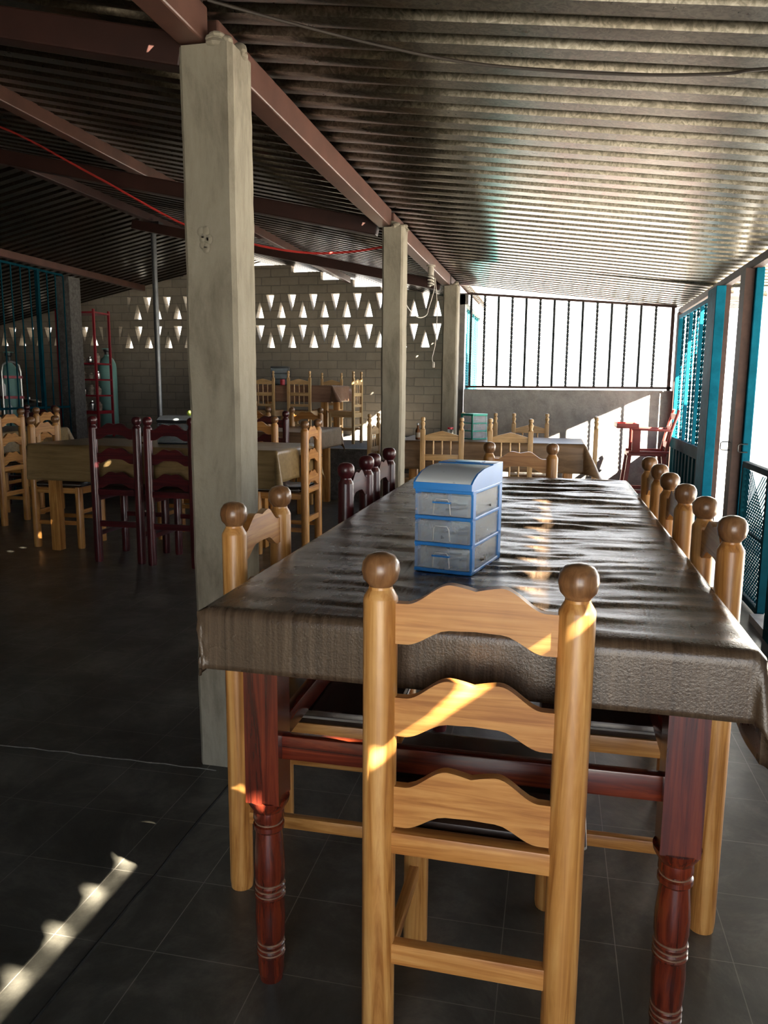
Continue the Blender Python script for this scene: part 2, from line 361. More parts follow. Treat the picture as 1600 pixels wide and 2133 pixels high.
# columns ------------------------------------------------------------
def column(x0, x1, y0, y1, label, top):
    t = thing('concrete_column', label, 'column', ((x0 + x1) / 2, (y0 + y1) / 2, 0))
    w2, d2 = (x1 - x0) / 2, (y1 - y0) / 2
    c = MB(); nz = 60
    out = [(-w2 + .012, -d2), (w2 - .012, -d2), (w2, -d2 + .012), (w2, d2 - .012), (w2 - .012, d2), (-w2 + .012, d2), (-w2, d2 - .012), (-w2, -d2 + .012)]
    rings = []
    for k in range(nz + 1):
        z = top * k / nz; ring = []
        for i, (u, v) in enumerate(out):
            d = .003 * noise.noise(Vector((u * 9 + x0 * 5, v * 9, z * 5))) + .0015 * noise.noise(Vector((u * 30, v * 30, z * 20)))
            ring.append(c.b.verts.new((u * (1 + d / w2), v * (1 + d / w2), z)))
        rings.append(ring)
    for a, b_ in zip(rings, rings[1:]):
        for k in range(8): c.b.faces.new((a[k], a[(k + 1) % 8], b_[(k + 1) % 8], b_[k]))
    c.b.faces.new(rings[-1]); c.b.faces.new(list(reversed(rings[0])))
    c.build('shaft', 'column_concrete', t, smooth=25)
    # ragged mortar cap around the beam
    c = MB(); random.seed(int(y0 * 10))
    for k in range(14):
        a = random.random() * 6.28
        c.ball((w2 * .6 * math.cos(a) + .02, d2 * .8 * math.sin(a), top + random.uniform(-.005, .03)), random.uniform(.018, .03), random.uniform(.018, .03), random.uniform(.008, .02), 8, 6)
    c.build('mortar_cap', 'column_concrete', t)
    return t
c1 = column(-1.072, -.912, 2.17, 2.33, 'nearest square concrete column, wide and weathered', 2.14)
c = MB(); random.seed(3)
for k in range(9): c.ball((random.uniform(-.012, .012) - .01, -.083, 1.62 + random.uniform(-.03, .03)), .012, .006, .014, 7, 5)
c.build('chipped_patch', 'column_concrete', c1)
column(-1.04, -.912, 4.68, 4.84, 'middle concrete column behind the dark red chairs', 2.14)
column(-1.05, -.912, 7.35, 7.53, 'far concrete column beside the barred window', 2.14)
w_ = MB(); w_.box(-5.94, -5.76, 8.62, 8.85, 0, 2.5); struct(w_.build('trim_6', 'riser_dark', smooth=0), 'dark pillar beside the red kitchen rack')
# thin steel pole
t = thing('steel_pole', 'thin grey steel pole holding up the ridge beam', 'pole', (-4.16, 7.75, 0))
MB().tube([(0, 0, 0), (0, 0, 2.82)], .028, 12).build('shaft', 'pole_grey', t); MB().box(-.09, .09, -.05, .05, 2.82, 2.885).build('top_bracket', 'steel_dark', t)

# ------------------------------------------------------------------ block lattice wall
def lattice_wall(name, X0, X1, Y, th, rows, steps, label, z0, pitch=.311, off=0.0, mat='block_wall'):
    w = MB()
    def band(xa, xb, za, zb_): w.box(xa, xb, Y, Y + th, za, zb_)
    band(X0, X1, z0, rows[0][0])
    for i, (za, zb_) in enumerate(rows):
        n = int((X1 - X0) / pitch) + 2; s = X0 + ((off if i % 2 == 0 else off + pitch / 2) % pitch) - pitch
        for k in range(n + 1):
            c = s + k * pitch; h = zb_ - za; wd = .122
            tip = za + h * .2; ap = zb_ - h * .25; hw = pitch / 2
            j = [.004 * random.uniform(-1, 1) for _ in range(6)]
            if c < X0 - 1e-6 or c + pitch > X1 + 1e-6: continue
            w.prism([(c, za), (c + hw - wd / 2 + j[0], za), (c + hw + j[1], ap), (c + hw + j[1], zb_), (c + wd / 2 + j[4], zb_), (c, tip)], 'y', Y, Y + th)
            w.prism([(c + pitch, za), (c + pitch, tip), (c + pitch - wd / 2 + j[3], zb_), (c + hw + j[1], zb_), (c + hw + j[1], ap), (c + hw + wd / 2 + j[2], za)], 'y', Y, Y + th)
        # end fillers
        first = s
        while first < X0 - 1e-6: first += pitch
        if first > X0 + .002: w.box(X0, first, Y, Y + th, za, zb_)
        last = first
        while last + pitch <= X1 + 1e-6: last += pitch
        if last < X1 - .002: w.box(last, X1, Y, Y + th, za, zb_)
        nxt = rows[i + 1][0] if i + 1 < len(rows) else steps[0][2]
        if i + 1 < len(rows): band(X0, X1, zb_, nxt)
    zt = rows[-1][1]
    for xa, xb, ztop in steps: w.box(xa, xb, Y, Y + th, zt, ztop)
    return struct(w.build(name, mat, smooth=0), label)
random.seed(11)
lattice_wall('wall_back', -6.35, -1.0, 10.5, .12, [(1.75, 2.06), (2.156, 2.47)],
             [(-6.35, -6.0, 2.62), (-6.0, -5.2, 2.74), (-5.2, -3.6, 2.86), (-3.6, -3.18, 2.76), (-3.18, -2.73, 2.65), (-2.73, -2.35, 2.55), (-2.35, -1.0, 2.50)],
             'grey block wall with rows of triangular openings and a stepped top', 0, off=.11)
lattice_wall('wall_back.002', -9.6, -6.35, 10.5, .12, [(1.79, 2.06)], [(-9.6, -6.35, 2.5)], 'dark block wall with one row of triangular openings', 0, pitch=.30, off=.1)
# side walls of the left room and rear
w_ = MB(); w_.box(-9.7, -9.5, -3.4, 13, -.13, 2.0); struct(w_.build('wall_left.001', 'block_wall', smooth=0), 'far left block wall')
w_ = MB(); w_.box(-9.7, -.75, -2.6, -2.45, -.13, 2.9); struct(w_.build('wall_rear', 'block_wall', smooth=0), 'block wall behind the camera')
# neighbour building behind the left part of the lattice
w_ = MB(); w_.box(-9.0, -4.1, 12.0, 12.2, -.13, 4.2); struct(w_.build('wall_neighbour', 'stucco_grey', smooth=0), 'grey neighbouring wall seen through the block openings')

# ------------------------------------------------------------------ back low wall with barred window
w_ = MB(); w_.box(-.91, 1.12, 8.0, 8.12, 0, 1.19); struct(w_.build('wall_back.001', 'stucco_grey', smooth=0), 'low grey rendered wall under the barred window')
def window_bars():
    wi = struct(MB().box(-.905, 1.115, 7.985, 8.13, 1.19, 1.2).build('window_1', 'stucco_grey', smooth=0), 'wide barred window opening over the low wall')
    fr = MB(); zt = lambda x: 2.148 - .078 * (x + .9)
    fr.bar((-.9, 8.05, zt(-.9)), (1.1, 8.05, zt(1.1)), .022, .022); fr.bar((-.9, 8.05, 1.225), (1.1, 8.05, 1.225), .03, .022)
    fr.bar((1.07, 8.05, 1.2), (1.07, 8.05, zt(1.07)), .03, .03)
    fr.build('window_frame', 'rust_brown', wi)
    import_px = [985, 1013, 1041, 1069, 1097, 1125, 1153, 1181, 1210, 1238, 1266, 1295, 1325, 1353, 1382]
    xs = [-.86 + .1365 * k for k in range(14)]
    for k, x in enumerate(xs):
        MB().twist((x, 8.05, 1.23), (x, 8.05, zt(x) - .005), .0115, .008, 26 if k % 2 == 0 else 10).build('window_bar', 'steel_dark', wi)
    return wi
window_bars()
# side wall of the room beyond, with a teal grille
w_ = MB(); w_.box(-1.0, -.93, 8.12, 8.26, 0, 2.15); w_.box(-1.0, -.93, 8.26, 10.5, 0, .95); w_.box(-1.0, -.93, 9.7, 10.5, .95, 2.15); w_.box(-1.02, -.9, 8.12, 10.5, 2.05, 2.16)
struct(w_.build('wall_right', 'stucco_grey', smooth=0), 'side wall of the far room with a teal grille')
wi = struct(MB().box(-1.0, -.93, 8.26, 9.7, .95, .97).build('window_2', 'teal_grille'), 'teal grilled side window beyond the back wall')
fr = MB()
for y_ in (8.28, 8.75, 9.22, 9.68): fr.bar((-.96, y_, .96), (-.96, y_, 2.05), .025, .025)
fr.build('window_frame', 'teal_grille', wi)
for k in range(9): MB().twist((-.96, 8.38 + k * .15, .97), (-.96, 8.38 + k * .15, 2.05), .008, .004, 20).build('window_bar', 'teal_grille', wi)

# ------------------------------------------------------------------ right side
w_ = MB(); w_.box(1.36, 1.5, -2.4, 1.95, 0, 1.914); struct(w_.build('wall_right.001', 'stucco_white', smooth=0), 'solid wall along the right side near the camera')
# scalloped closure strip: plugs part of the corrugation gap
g = MB()
for yy in range(int(-3.3 / .14), int(2.0 / .14)): pass
w_ = MB(); w_.box(1.1, 1.16, 4.98, 5.34, 0, .01); w_.b.free()
# header beam along the right edge
tag(MB().bar((1.14, 3.1, 1.955), (1.14, 8.05, 1.945), .05, .05).build('header_beam', 'rust_brown', smooth=0), 'dark steel header beam above the teal door and gates', 'roof beam')
beam('wall_plate', (1.14, 3.1, 1.955), (1.36, 3.1, 1.94), .05, .05, 'rust_brown', 'short steel header joining the right side wall')
tag(MB().box(1.1, 1.15, 7.93, 8.0, 0, 1.93).build('corner_post', 'rust_brown', smooth=0), 'rusty brown post in the corner between window and teal door', 'post')
def teal_door():
    d = struct(MB().box(1.105, 1.135, 6.28, 7.9, 0, .02).build('door_1', 'teal_paint'), 'tall teal metal door with twisted grille above and ribbed panel below')
    fr = MB()
    for y_ in (6.30, 7.88): fr.bar((1.12, y_, 0), (1.12, y_, 1.9), .035, .04)
    fr.bar((1.12, 6.3, 1.88), (1.12, 7.88, 1.88), .035, .035); fr.build('door_frame', 'teal_paint', d, bevel=.003)
    MB().bar((1.115, 6.3, .72), (1.115, 7.88, .72), .045, .10).build('door_rail', 'teal_dark', d, bevel=.003)
    p = MB()
    for k in range(9):
        y0 = 6.33 + k * .171; p.box(1.112, 1.128, y0, y0 + .171, .03, .68); p.prism([(1.112, y0 + .02), (1.092, y0 + .05), (1.092, y0 + .12), (1.112, y0 + .15)], 'z', .04, .67)
    p.build('door_panel', 'teal_dark', d, smooth=0)
    for k, y_ in enumerate((6.78, 7.3)):
        MB().bar((1.12, y_, .76), (1.12, y_, 1.87), .03, .035).build('door_stile', 'teal_paint', d, bevel=.002)
    for y_ in (6.47, 6.62, 6.95, 7.12, 7.47, 7.68):
        MB().twist((1.12, y_, .77), (1.12, y_, 1.87), .010, .006, 12).build('door_grille_bar', 'teal_dark', d, smooth=25)
    h = MB()
    for z_ in (.5, .9, 1.55): h.tube([(1.095, 6.29, z_), (1.095, 6.29, z_ + .09)], .009, 8)
    h.build('door_hinge', 'steel_dark', d)
teal_door()
t = thing('door_jamb', 'bright teal door jamb post beside the door leaf', 'post', (1.10, 6.1, 0))
MB().box(-.035, .03, -.16, .15, 0, 1.925).build('shaft', 'teal_paint', t, bevel=.004); MB().box(.031, .062, -.155, .15, 0, 1.925).build('edge_strip', 'rust_brown', t)
t = thing('gate_post', 'rusty brown and teal gate post right of the open doorway', 'post', (1.125, 5.2, 0))
MB().box(-.04, .012, -.03, .1, 0, 1.93).build('brown_jamb', 'rust_brown', t); MB().box(.013, .062, -.06, .1, 0, 1.93).build('teal_jamb', 'teal_paint', t, bevel=.006)
def handle(x, y, z): return [(x, y, z + .025), (x - .045, y, z + .025), (x - .055, y, z + .018), (x - .055, y, z - .018), (x - .045, y, z - .025), (x, y, z - .025)]
MB().tube(handle(-.04, .04, .86), .004, 6).build('handle', 'steel_dark', t); MB().tube([(q[0] * 1, q[1], q[2]) for q in handle(.04, -.07, .855)], .004, 6).build('handle', 'steel_dark', t)
# mesh gate
t = thing('mesh_gate', 'low gate of expanded metal mesh in a dark frame', 'gate', (1.12, 4.36, 0))
fr = MB()
for p, q in (((0, 0, .03), (0, .58, .03)), ((0, 0, .775), (0, .58, .775)), ((0, .57, .03), (0, .57, .775)), ((0, .01, .03), (0, .01, .775))): fr.bar(p, q, .04, .035)
fr.bar((0, 0, .4), (0, .57, .4), .02, .012); fr.build('frame', 'teal_dark', t, bevel=.003)
me = MB()
def clipdiag(y0, z0, sl, Yl=.56, Zl=.745):
    pts_ = []
    a = (y0, 0.05); tt = (Zl - .05) / abs(sl)
    p = [y0, .05]; q = [y0 + (tt if sl > 0 else -tt), Zl]
    def cut(p, q, lim, up):
        if (p[0] < lim) == (q[0] < lim): return p, q
        f_ = (lim - p[0]) / (q[0] - p[0]); r_ = [lim, p[1] + f_ * (q[1] - p[1])]
        if up: return (p, r_) if p[0] < lim else (r_, q)
        return (p, r_) if p[0] > lim else (r_, q)
    if max(p[0], q[0]) < .02 or min(p[0], q[0]) > Yl: return None
    p, q = cut(p, q, .02, False); p, q = cut(p, q, Yl, True)
    return p, q
yy = -.5
while yy < 1.1:
    for sl in (.75, -.75):
        rr = clipdiag(yy, 0, sl)
        if rr and abs(rr[0][1] - rr[1][1]) > .01:
            (a0, a1), (b0, b1) = rr; me.bar((0, a0, a1), (0, b0, b1), .004, .006, up=(1, 0, 0))
    yy += .042
me.build('expanded_mesh', 'teal_dark', t, smooth=0)
# ribbed low panel closer to the camera
t = thing('ribbed_gate', 'dark teal gate panel with vertical ribs at the right edge of the frame', 'gate', (1.08, 3.2, 0))
MB().box(-.012, .012, 0, .78, .06, 1.0).build('panel', 'teal_dark', t)
rb = MB()
for k in range(8): rb.box(-.035, -.012, .03 + k * .1, .06 + k * .1, .07, .99, .004)
rb.build('rib', 'teal_dark', t); fr = MB(); fr.bar((-.01, 0, .03), (-.01, .78, .03), .05, .06); fr.bar((-.01, 0, 1.0), (-.01, .78, 1.0), .05, .04); fr.bar((-.01, .78, 0), (-.01, .78, 1.02), .05, .04); fr.build('frame', 'teal_dark', t, bevel=.003)
tag(MB().box(1.05, 1.15, 4.0, 4.3, 0, .04).build('kerb', 'stucco_grey', smooth=0), 'grey kerb between the ribbed gate and the mesh gate', 'kerb')
# outside things
t = thing('white_pillar', 'short whitewashed pillar outside the open doorway', 'pillar', (1.62, 8.3, -.13))
MB().box(-.09, .09, -.09, .09, 0, .70, .006).build('shaft', 'stucco_white', t)
w_ = MB(); w_.box(2.02, 3.6, 8.6, 8.8, -.13, 2.9); struct(w_.build('wall_outside', 'stucco_white', smooth=0), 'whitewashed wall outside the gates')
def red_table(x, y, rz, label):
    t = thing('market_table', label, 'table', (x, y, -.13), rz); MB().box(-.6, .6, -.35, .35, 1.26, 1.30, .004).build('tabletop', 'bright_red', t)
    for sx_ in (-1, 1):
        for sy in (-1, 1): MB().bar((sx_ * .55, sy * .3, 0), (sx_ * .55, sy * .3, 1.26), .035, .035).build('leg', 'bright_red', t)
red_table(1.25, 16, 0, 'red stall table in the glare beyond the barred window')
red_table(-.1, 15, .2, 'second red stall table in the glare, left of the other')

# ------------------------------------------------------------------ furniture makers
def slat_outline(z0, z1, hw=.132):
    def rise(u, amp, k):
        a = abs(u)
        if a > .82: return 0
        if a > .30:
            s_ = (.82 - a) / .52; return amp * (s_ * s_ * (3 - 2 * s_))
        return amp * (1 - .22 * k * (1 - (a / .30)) ** 1.4)
    top = []; bot = []; n = 40
    for i in range(n + 1):
        u = -1 + 2 * i / n; top.append((u * hw, z1 + rise(u, .035, 1))); bot.append((u * hw, z0 + rise(u, .028, -.25)))
    return top[::-1] + bot
def ladder_chair(style, label, loc, rz, sc=1):
    P = {'pine': ('pine_vertical', 'pine_across', 'pine_deep', 'pine_ball', 'seat_vinyl'), 'red': ('red_vertical', 'red_across', 'red_deep', 'red_vertical', 'seat_vinyl')}[style]
    t = thing('ladderback_chair', label, 'chair', loc, rz, None, sc)
    X, R = .152, .028
    for s in (-1, 1):
        MB().lathe([(R * .93, 0), (R, .02), (R, .870), (R * .97, .874), (.0195, .887), (.0190, .891)], (s * X, 0, 0), 22).build('back_post', P[0], t, smooth=20)
        MB().lathe([(.0180, .888), (.0195, .893), (.0275, .902), (.0308, .917), (.029, .930), (.022, .940), (.011, .9445), (.002, .9455)], (s * X, 0, 0), 22).build('ball_finial', P[3], t)
        MB().lathe([(.024, 0), (.0265, .015), (.0265, .44), (.022, .45)], (s * X, .345, 0), 18).build('front_leg', P[0], t)
    for z0, z1 in ((.80, .866), (.645, .71), (.486, .557)):
        MB().prism(slat_outline(z0, z1), 'y', -.009, .009).build('slat', P[1], t, bevel=.0025)
    MB().box(-X, X, -.014, .014, .440, .478, .003).build('seat_rail', P[1], t)
    MB().box(-X, X, .331, .359, .395, .445, .003).build('seat_rail', P[1], t)
    for s in (-1, 1):
        MB().box(s * X - .012, s * X + .012, 0, .345, .400, .44, .003).build('seat_rail', P[2], t)
        MB().box(s * X - .010, s * X + .010, 0, .345, .17, .20, .003).build('stretcher', P[2], t)
    MB().box(-X, X, -.011, .011, .234, .272, .003).build('stretcher', P[1], t); MB().box(-X, X, .334, .356, .25, .28, .003).build('stretcher', P[1], t)
    se = MB(); se.box(-.182, .182, .030, .375, .447, .482, .012); st = se.build('seat', P[4], t)
    pi_ = MB()
    pp = [(-.175, .032), (.175, .032), (.183, .04), (.183, .366), (.175, .375), (-.175, .375), (-.183, .366), (-.183, .04), (-.175, .032)]
    pi_.tube([(a, b_, .465) for a, b_ in pp], .003, 6); pi_.build('seat_piping', 'seat_piping' if style == 'pine' else 'seat_vinyl', st)
    return t
def spindle_chair(label, loc, rz, sc=1):
    t = thing('spindle_chair', label, 'chair', loc, rz, None, sc); X = .152
    for s in (-1, 1):
        MB().box(s * X - .019, s * X + .019, -.017, .017, 0, .885, .003).build('back_post', 'pale_vertical', t)
        MB().lathe([(.016, .883), (.019, .89), (.014, .898), (.012, .905), (.018, .925), (.019, .935), (.012, .945), (.011, .950), (.018, .956), (.018, .972), (.014, .980), (.003, .983)], (s * X, 0, 0), 16).build('finial', 'pale_vertical', t)
        MB().box(s * X - .018, s * X + .018, .325, .361, 0, .42, .003).build('front_leg', 'pale_vertical', t)
    MB().prism([(-.134, .80), (.134, .80), (.134, .842), (.06, .862), (0, .878), (-.06, .862), (-.134, .842)], 'y', -.010, .010).build('crest_rail', 'pale_across', t, bevel=.002)
    MB().box(-.134, .134, -.010, .010, .645, .692, .002).build('back_rail', 'pale_across', t); MB().box(-.134, .134, -.010, .010, .50, .535, .002).build('back_rail', 'pale_across', t)
    for x in (-.068, 0, .068):
        MB().lathe([(.006, .692), (.008, .705), (.006, .712), (.009, .745), (.006, .78), (.008, .788), (.006, .802)], (x, 0, 0), 10).build('spindle', 'pale_vertical', t)
        MB().lathe([(.006, .535), (.008, .545), (.006, .552), (.009, .59), (.006, .63), (.008, .638), (.006, .646)], (x, 0, 0), 10).build('spindle', 'pale_vertical', t)
    MB().box(-.165, .165, .018, .375, .42, .445, .006).build('seat', 'pale_deep', t)
    for s in (-1, 1):
        MB().box(s * X - .009, s * X + .009, 0, .345, .36, .42).build('seat_rail', 'pale_deep', t); MB().box(s * X - .008, s * X + .008, 0, .345, .18, .205).build('stretcher', 'pale_deep', t)
    MB().box(-X, X, -.009, .009, .36, .42).build('seat_rail', 'pale_across', t); MB().box(-X, X, .334, .352, .36, .42).build('seat_rail', 'pale_across', t); MB().box(-X, X, -.008, .008, .24, .265).build('stretcher', 'pale_across', t)
    return t
def dens(a, b, h0, h1, step, eh=10):
    """sheet coordinates from a-h0 to b+h1, dense around the edges"""
    o = []
    for k in range(eh): o.append(a - h0 + h0 * k / eh)
    e = .03
    o += [a, a + e * .4, a + e]; n = max(2, int((b - a - 2 * e) / step))
    for k in range(1, n): o.append(a + e + (b - a - 2 * e) * k / n)
    o += [b - e, b - e * .4, b]
    for k in range(1, eh + 1): o.append(b + h1 * k / eh)
    return o
def cloth(name, label, X0, X1, Y0, Y1, T, hx0, hx1, hy0, hy1, mat, step=.05, flare=.35, wrinkle=None, fold=.012, seed=0, shear=None, loc=None, rz=0, lo=0, bulge=.04, tuck=False):
    us = dens(X0, X1, hx0, hx1, step, 12); vs = dens(Y0, Y1, hy0, hy1, step, 12)
    def fn(i, j):
        s, t_ = us[i], vs[j]
        x = min(max(s, X0), X1); y = min(max(t_, Y0), Y1); ds, dt = s - x, t_ - y
        d = math.hypot(ds, dt); z = T + .003
        edge = min(x - X0, X1 - x, y - Y0, Y1 - y)
        if d > 0:
            r = .012; th = min(d / r, PI / 2); out = r * math.sin(th); down = r * (1 - math.cos(th)) + max(0, d - r * PI / 2)
            dx, dy = ds / d, dt / d
            corner = abs(2 * dx * dy)
            fl = flare * corner * max(0, d - .01) + bulge * max(0, d - r) * (1 + .6 * noise.noise(Vector((x * 4, y * 4, seed))))
            wave = fold * min(1, d / .15) * noise.noise(Vector((x * 7 + seed, y * 7, 0)))
            out += fl + wave
            if tuck and ds < 0 and dt < 0:
                d2 = max(-ds, -dt); down = max(0, d2 - r * .4); out = r + .004 + .006 * noise.noise(Vector((s * 30, t_ * 30, 1)))
            zz = z - down * math.sqrt(max(.2, 1 - (flare * corner) ** 2))
            p = Vector((x + dx * out, y + dy * out, max(zz, lo)))
        else:
            p = Vector((x, y, z))
            if wrinkle: p.z += wrinkle(x, y) * min(1, edge / .035)
            else: p.z += .0015 * noise.noise(Vector((x * 5, y * 5, seed)))
        if shear: p = shear(p)
        return p
    g_ = MB().grid(len(us), len(vs), fn); o = g_.build(name, mat, smooth=60)
    if loc: o.location = loc; o.rotation_euler = (0, 0, rz)
    md = o.modifiers.new('thickness', 'SOLIDIFY'); md.thickness = .0016; md.offset = 1
    return tag(o, label, 'tablecloth')
def plain_table(label, X0, X1, Y0, Y1, H, loc, rz=0, mats=('pine_across', 'pine_vertical'), leg=.07, inset=.04, sc=1, rin=0):
    t = thing('dining_table', label, 'table', loc, rz, None, sc)
    MB().box(X0, X1, Y0, Y1, H - .03, H, .004).build('tabletop', mats[0], t)
    for x in (X0 + inset + leg / 2, X1 - rin - inset - leg / 2):
        for y_ in (Y0 + inset + leg / 2, Y1 - inset - leg / 2): MB().box(x - leg / 2, x + leg / 2, y_ - leg / 2, y_ + leg / 2, 0, H - .03, .005).build('leg', mats[1], t)
    for y_ in (Y0 + inset + leg / 2, Y1 - inset - leg / 2): MB().box(X0 + inset + leg, X1 - rin - inset - leg, y_ - .012, y_ + .012, H - .14, H - .03).build('apron', mats[0], t)
    for x in (X0 + inset + leg / 2, X1 - rin - inset - leg / 2): MB().box(x - .012, x + .012, Y0 + inset + leg, Y1 - inset - leg, H - .14, H - .03).build('apron', mats[0], t)
    return t

# ------------------------------------------------------------------ main table
T = .80
t = thing('dining_table', 'long mahogany table with turned legs in the foreground', 'table', (-.145, 2.43, 0))
MB().box(-.445, .455, -1.16, 1.16, .755, .797, .004).build('tabletop', 'mahogany_deep', t)
def turned_leg(x, y):
    lg = MB()
    lg.prism([(x - .034, y - .034), (x + .034, y - .034), (x + .034, y + .034), (x - .034, y + .034)], 'z', .40, .757)
    lg.lathe([(.030, .375), (.040, .392), (.042, .402)], (x, y, 0), 24)
    prof = [(.023, 0), (.026, .02), (.0275, .052), (.029, .060), (.026, .063), (.029, .070), (.026, .074), (.029, .084), (.026, .088), (.0285, .10), (.0305, .15), (.029, .184),
            (.0315, .190), (.028, .194), (.0315, .20), (.028, .205), (.0315, .214), (.028, .219), (.031, .235), (.031, .27), (.028, .305), (.0255, .33), (.031, .336), (.031, .345), (.026, .349), (.031, .358), (.030, .376)]
    lg.lathe(prof, (x, y, 0), 24)
    o = lg.build('leg', 'mahogany_vertical', t, smooth=40)
    for z_, r_ in ((.0635, .0265), (.0745, .0265), (.0875, .0265), (.194, .0285), (.205, .0285), (.2185, .0285), (.349, .0265)):
        MB().lathe([(r_ - .002, z_ - .003), (r_ + .0012, z_ - .001), (r_ + .0012, z_ + .001), (r_ - .002, z_ + .003)], (x, y, 0), 24).build('worn_ring', 'worn_ring', o)
for x in (-.378, .390):
    for y_ in (-1.075, 1.07): turned_leg(x, y_)
for y_ in (-1.075, 1.07):
    MB().box(-.345, .357, y_ - .012, y_ + .012, .655, .755, .003).build('apron', 'mahogany_across', t); MB().box(-.345, .357, y_ - .012, y_ + .012, .487, .535, .003).build('stretcher', 'mahogany_across', t)
for x in (-.378, .390):
    MB().box(x - .012, x + .012, -1.04, 1.04, .655, .755, .003).build('apron', 'mahogany_deep', t); MB().box(x - .012, x + .012, -1.04, 1.04, .487, .535, .003).build('stretcher', 'mahogany_deep', t)
def wr(x, y):
    u = (x + .6) / .92
    wp = .06 * noise.noise(Vector((x * 1.3, y * 1.1, 4))) - .06 * (u - .3) ** 2
    n1 = noise.noise(Vector((x * 2.1, (y + wp) * 17, 1.3))); n2 = noise.noise(Vector((x * 3.3 + 7, (y + wp * 1.4) * 31, 5.1))); n3 = noise.noise(Vector((x * 8, y * 50, 2)))
    r1 = min(1, max(0, n1 + .08) * 2.4) ** 1.25; r2 = min(1, max(0, n2 + .05) * 2.4) ** 1.2
    m_ = min(1, max(0, (u - .08) / .4)) * (1 - .8 * max(0, (u - .84) / .16))
    far = .75 + .25 * min(1, max(0, (y - 1.3) / 1.2))
    c = noise.noise(Vector((x * 7, y * 9, 7))) + .5 * noise.noise(Vector((x * 15, y * 17, 3)))
    return .001 + (.0075 * r1 + .0034 * r2) * (.12 + .88 * m_) * far + .0012 * n3 + .0028 * c
mc = cloth('tablecloth', 'brown wood-grain vinyl cloth crumpled over the long foreground table', -.605, .322, 1.262, 3.6, .80, .135, .19, .118, .13, 'vinyl_brown', .012, .16, wr, .006, 2,
           shear=lambda p: Vector((p.x, p.y + (-.03 * (p.x + .14)) , p.z)), bulge=.02, tuck=True)
# chairs ------------------------------------------------------------
ch0 = ladder_chair('pine', 'pine ladderback chair in the foreground, its back to the camera', (-.106, 1.17, 0), -.02)
cp = copy_tree
cp(ch0, 'pine ladderback chair on the left of the long table, nearest the concrete column', (-.698, 1.775, 0), -PI / 2)
cp(ch0, 'pine ladderback chair on the right of the long table, nearest the camera', (.372, 1.862, 0), PI / 2)
cp(ch0, 'pine ladderback chair on the right of the long table, middle one of three', (.366, 2.43, 0), PI / 2)
cp(ch0, 'pine ladderback chair on the right of the long table, farthest from the camera', (.372, 3.03, 0), PI / 2)
cp(ch0, 'dark pine ladderback chair at the far head of the long table', (-.153, 3.85, 0), PI)
rd0 = ladder_chair('red', 'dark red ladderback chair on the left of the long table, nearer of the two', (-.70, 2.755, 0), -PI / 2)
cp(rd0, 'dark red ladderback chair on the left of the long table, farther of the two', (-.70, 3.18, 0), -PI / 2)
cp(rd0, 'dark red ladderback chair with its back to us, leftmost beside the tan cloth table', (-2.885, 4.745, 0), .02, 1.06)
cp(rd0, 'dark red ladderback chair with its back to us, right beside the nearest column', (-2.47, 4.72, 0), -.03, 1.06)
# T2: long tan table behind the columns
plain_table('pine table with square legs left of the nearest column', -.95, .86, -.33, .33, .78, (-2.67, 5.25, 0), -.03, rin=.25)
cloth('tablecloth', 'tan wood-grain vinyl cloth on the table behind the dark red chairs', -.99, .90, -.37, .37, .785, .26, .22, .26, .2, 'vinyl_tan', .08, .25, None, .02, 5, tuck=True, loc=(-2.67, 5.25, 0), rz=-.03)
cp(ch0, 'pine ladderback chair at the left end of the tan cloth table', (-3.78, 5.24, 0), -PI / 2 + .05, 1.03)
cp(ch0, 'pine ladderback chair at the right end of the tan cloth table, seen edge-on', (-1.71, 5.40, 0), PI / 2, 1.03)
cp(ch0, 'pine ladderback chair behind the tan cloth table, post beside the brown sauce bottle', (-2.86, 5.93, 0), PI, 1.03)
cp(ch0, 'pine ladderback chair behind the tan cloth table, at its right end', (-2.36, 5.98, 0), PI, 1.03)
# T3
plain_table('pine table standing in front of the raised platform', -.78, .48, -.5, .5, .78, (-2.75, 7.5, 0), 0)
cloth('tablecloth', 'brown cloth on the table in front of the raised platform', -.82, .52, -.54, .54, .785, .2, .19, .2, .2, 'vinyl_wood', .08, .15, None, .02, 9, loc=(-2.75, 7.5, 0))
cp(rd0, 'dark red ladderback chair in front of the platform table, its post above the cloth', (-2.54, 6.75, 0), 0, 1.05)
cp(ch0, 'brown ladderback chair facing us at the table before the platform, right one', (-2.60, 8.03 - .0, 0), PI, 1.05)
bc = cp(ch0, 'brown ladderback chair facing us at the table before the platform, left one', (-3.18, 8.0, 0), PI, 1.05)
# T4 far left
plain_table('pine table at the far left edge of the room', -.4, .4, -.9, .6, .78, (-5.25, 6.4, 0), 0)
cloth('tablecloth', 'tan cloth on the far left table behind the pine chairs', -.44, .44, -.94, .64, .785, .2, .2, .2, .2, 'vinyl_tan', .1, .4, None, .03, 12, loc=(-5.25, 6.4, 0))
cp(ch0, 'pine ladderback chair at the far left with its back to us, nearest the edge', (-4.62, 5.95, 0), PI / 2 + .05, 1.06)
cp(ch0, 'pine ladderback chair at the far left, second from the edge', (-4.72, 6.6, 0), PI / 2 + .04, 1.06)
cp(rd0, 'dark red ladderback chair at the far end of the far left table', (-5.27, 7.27, 0), PI, 1.06)
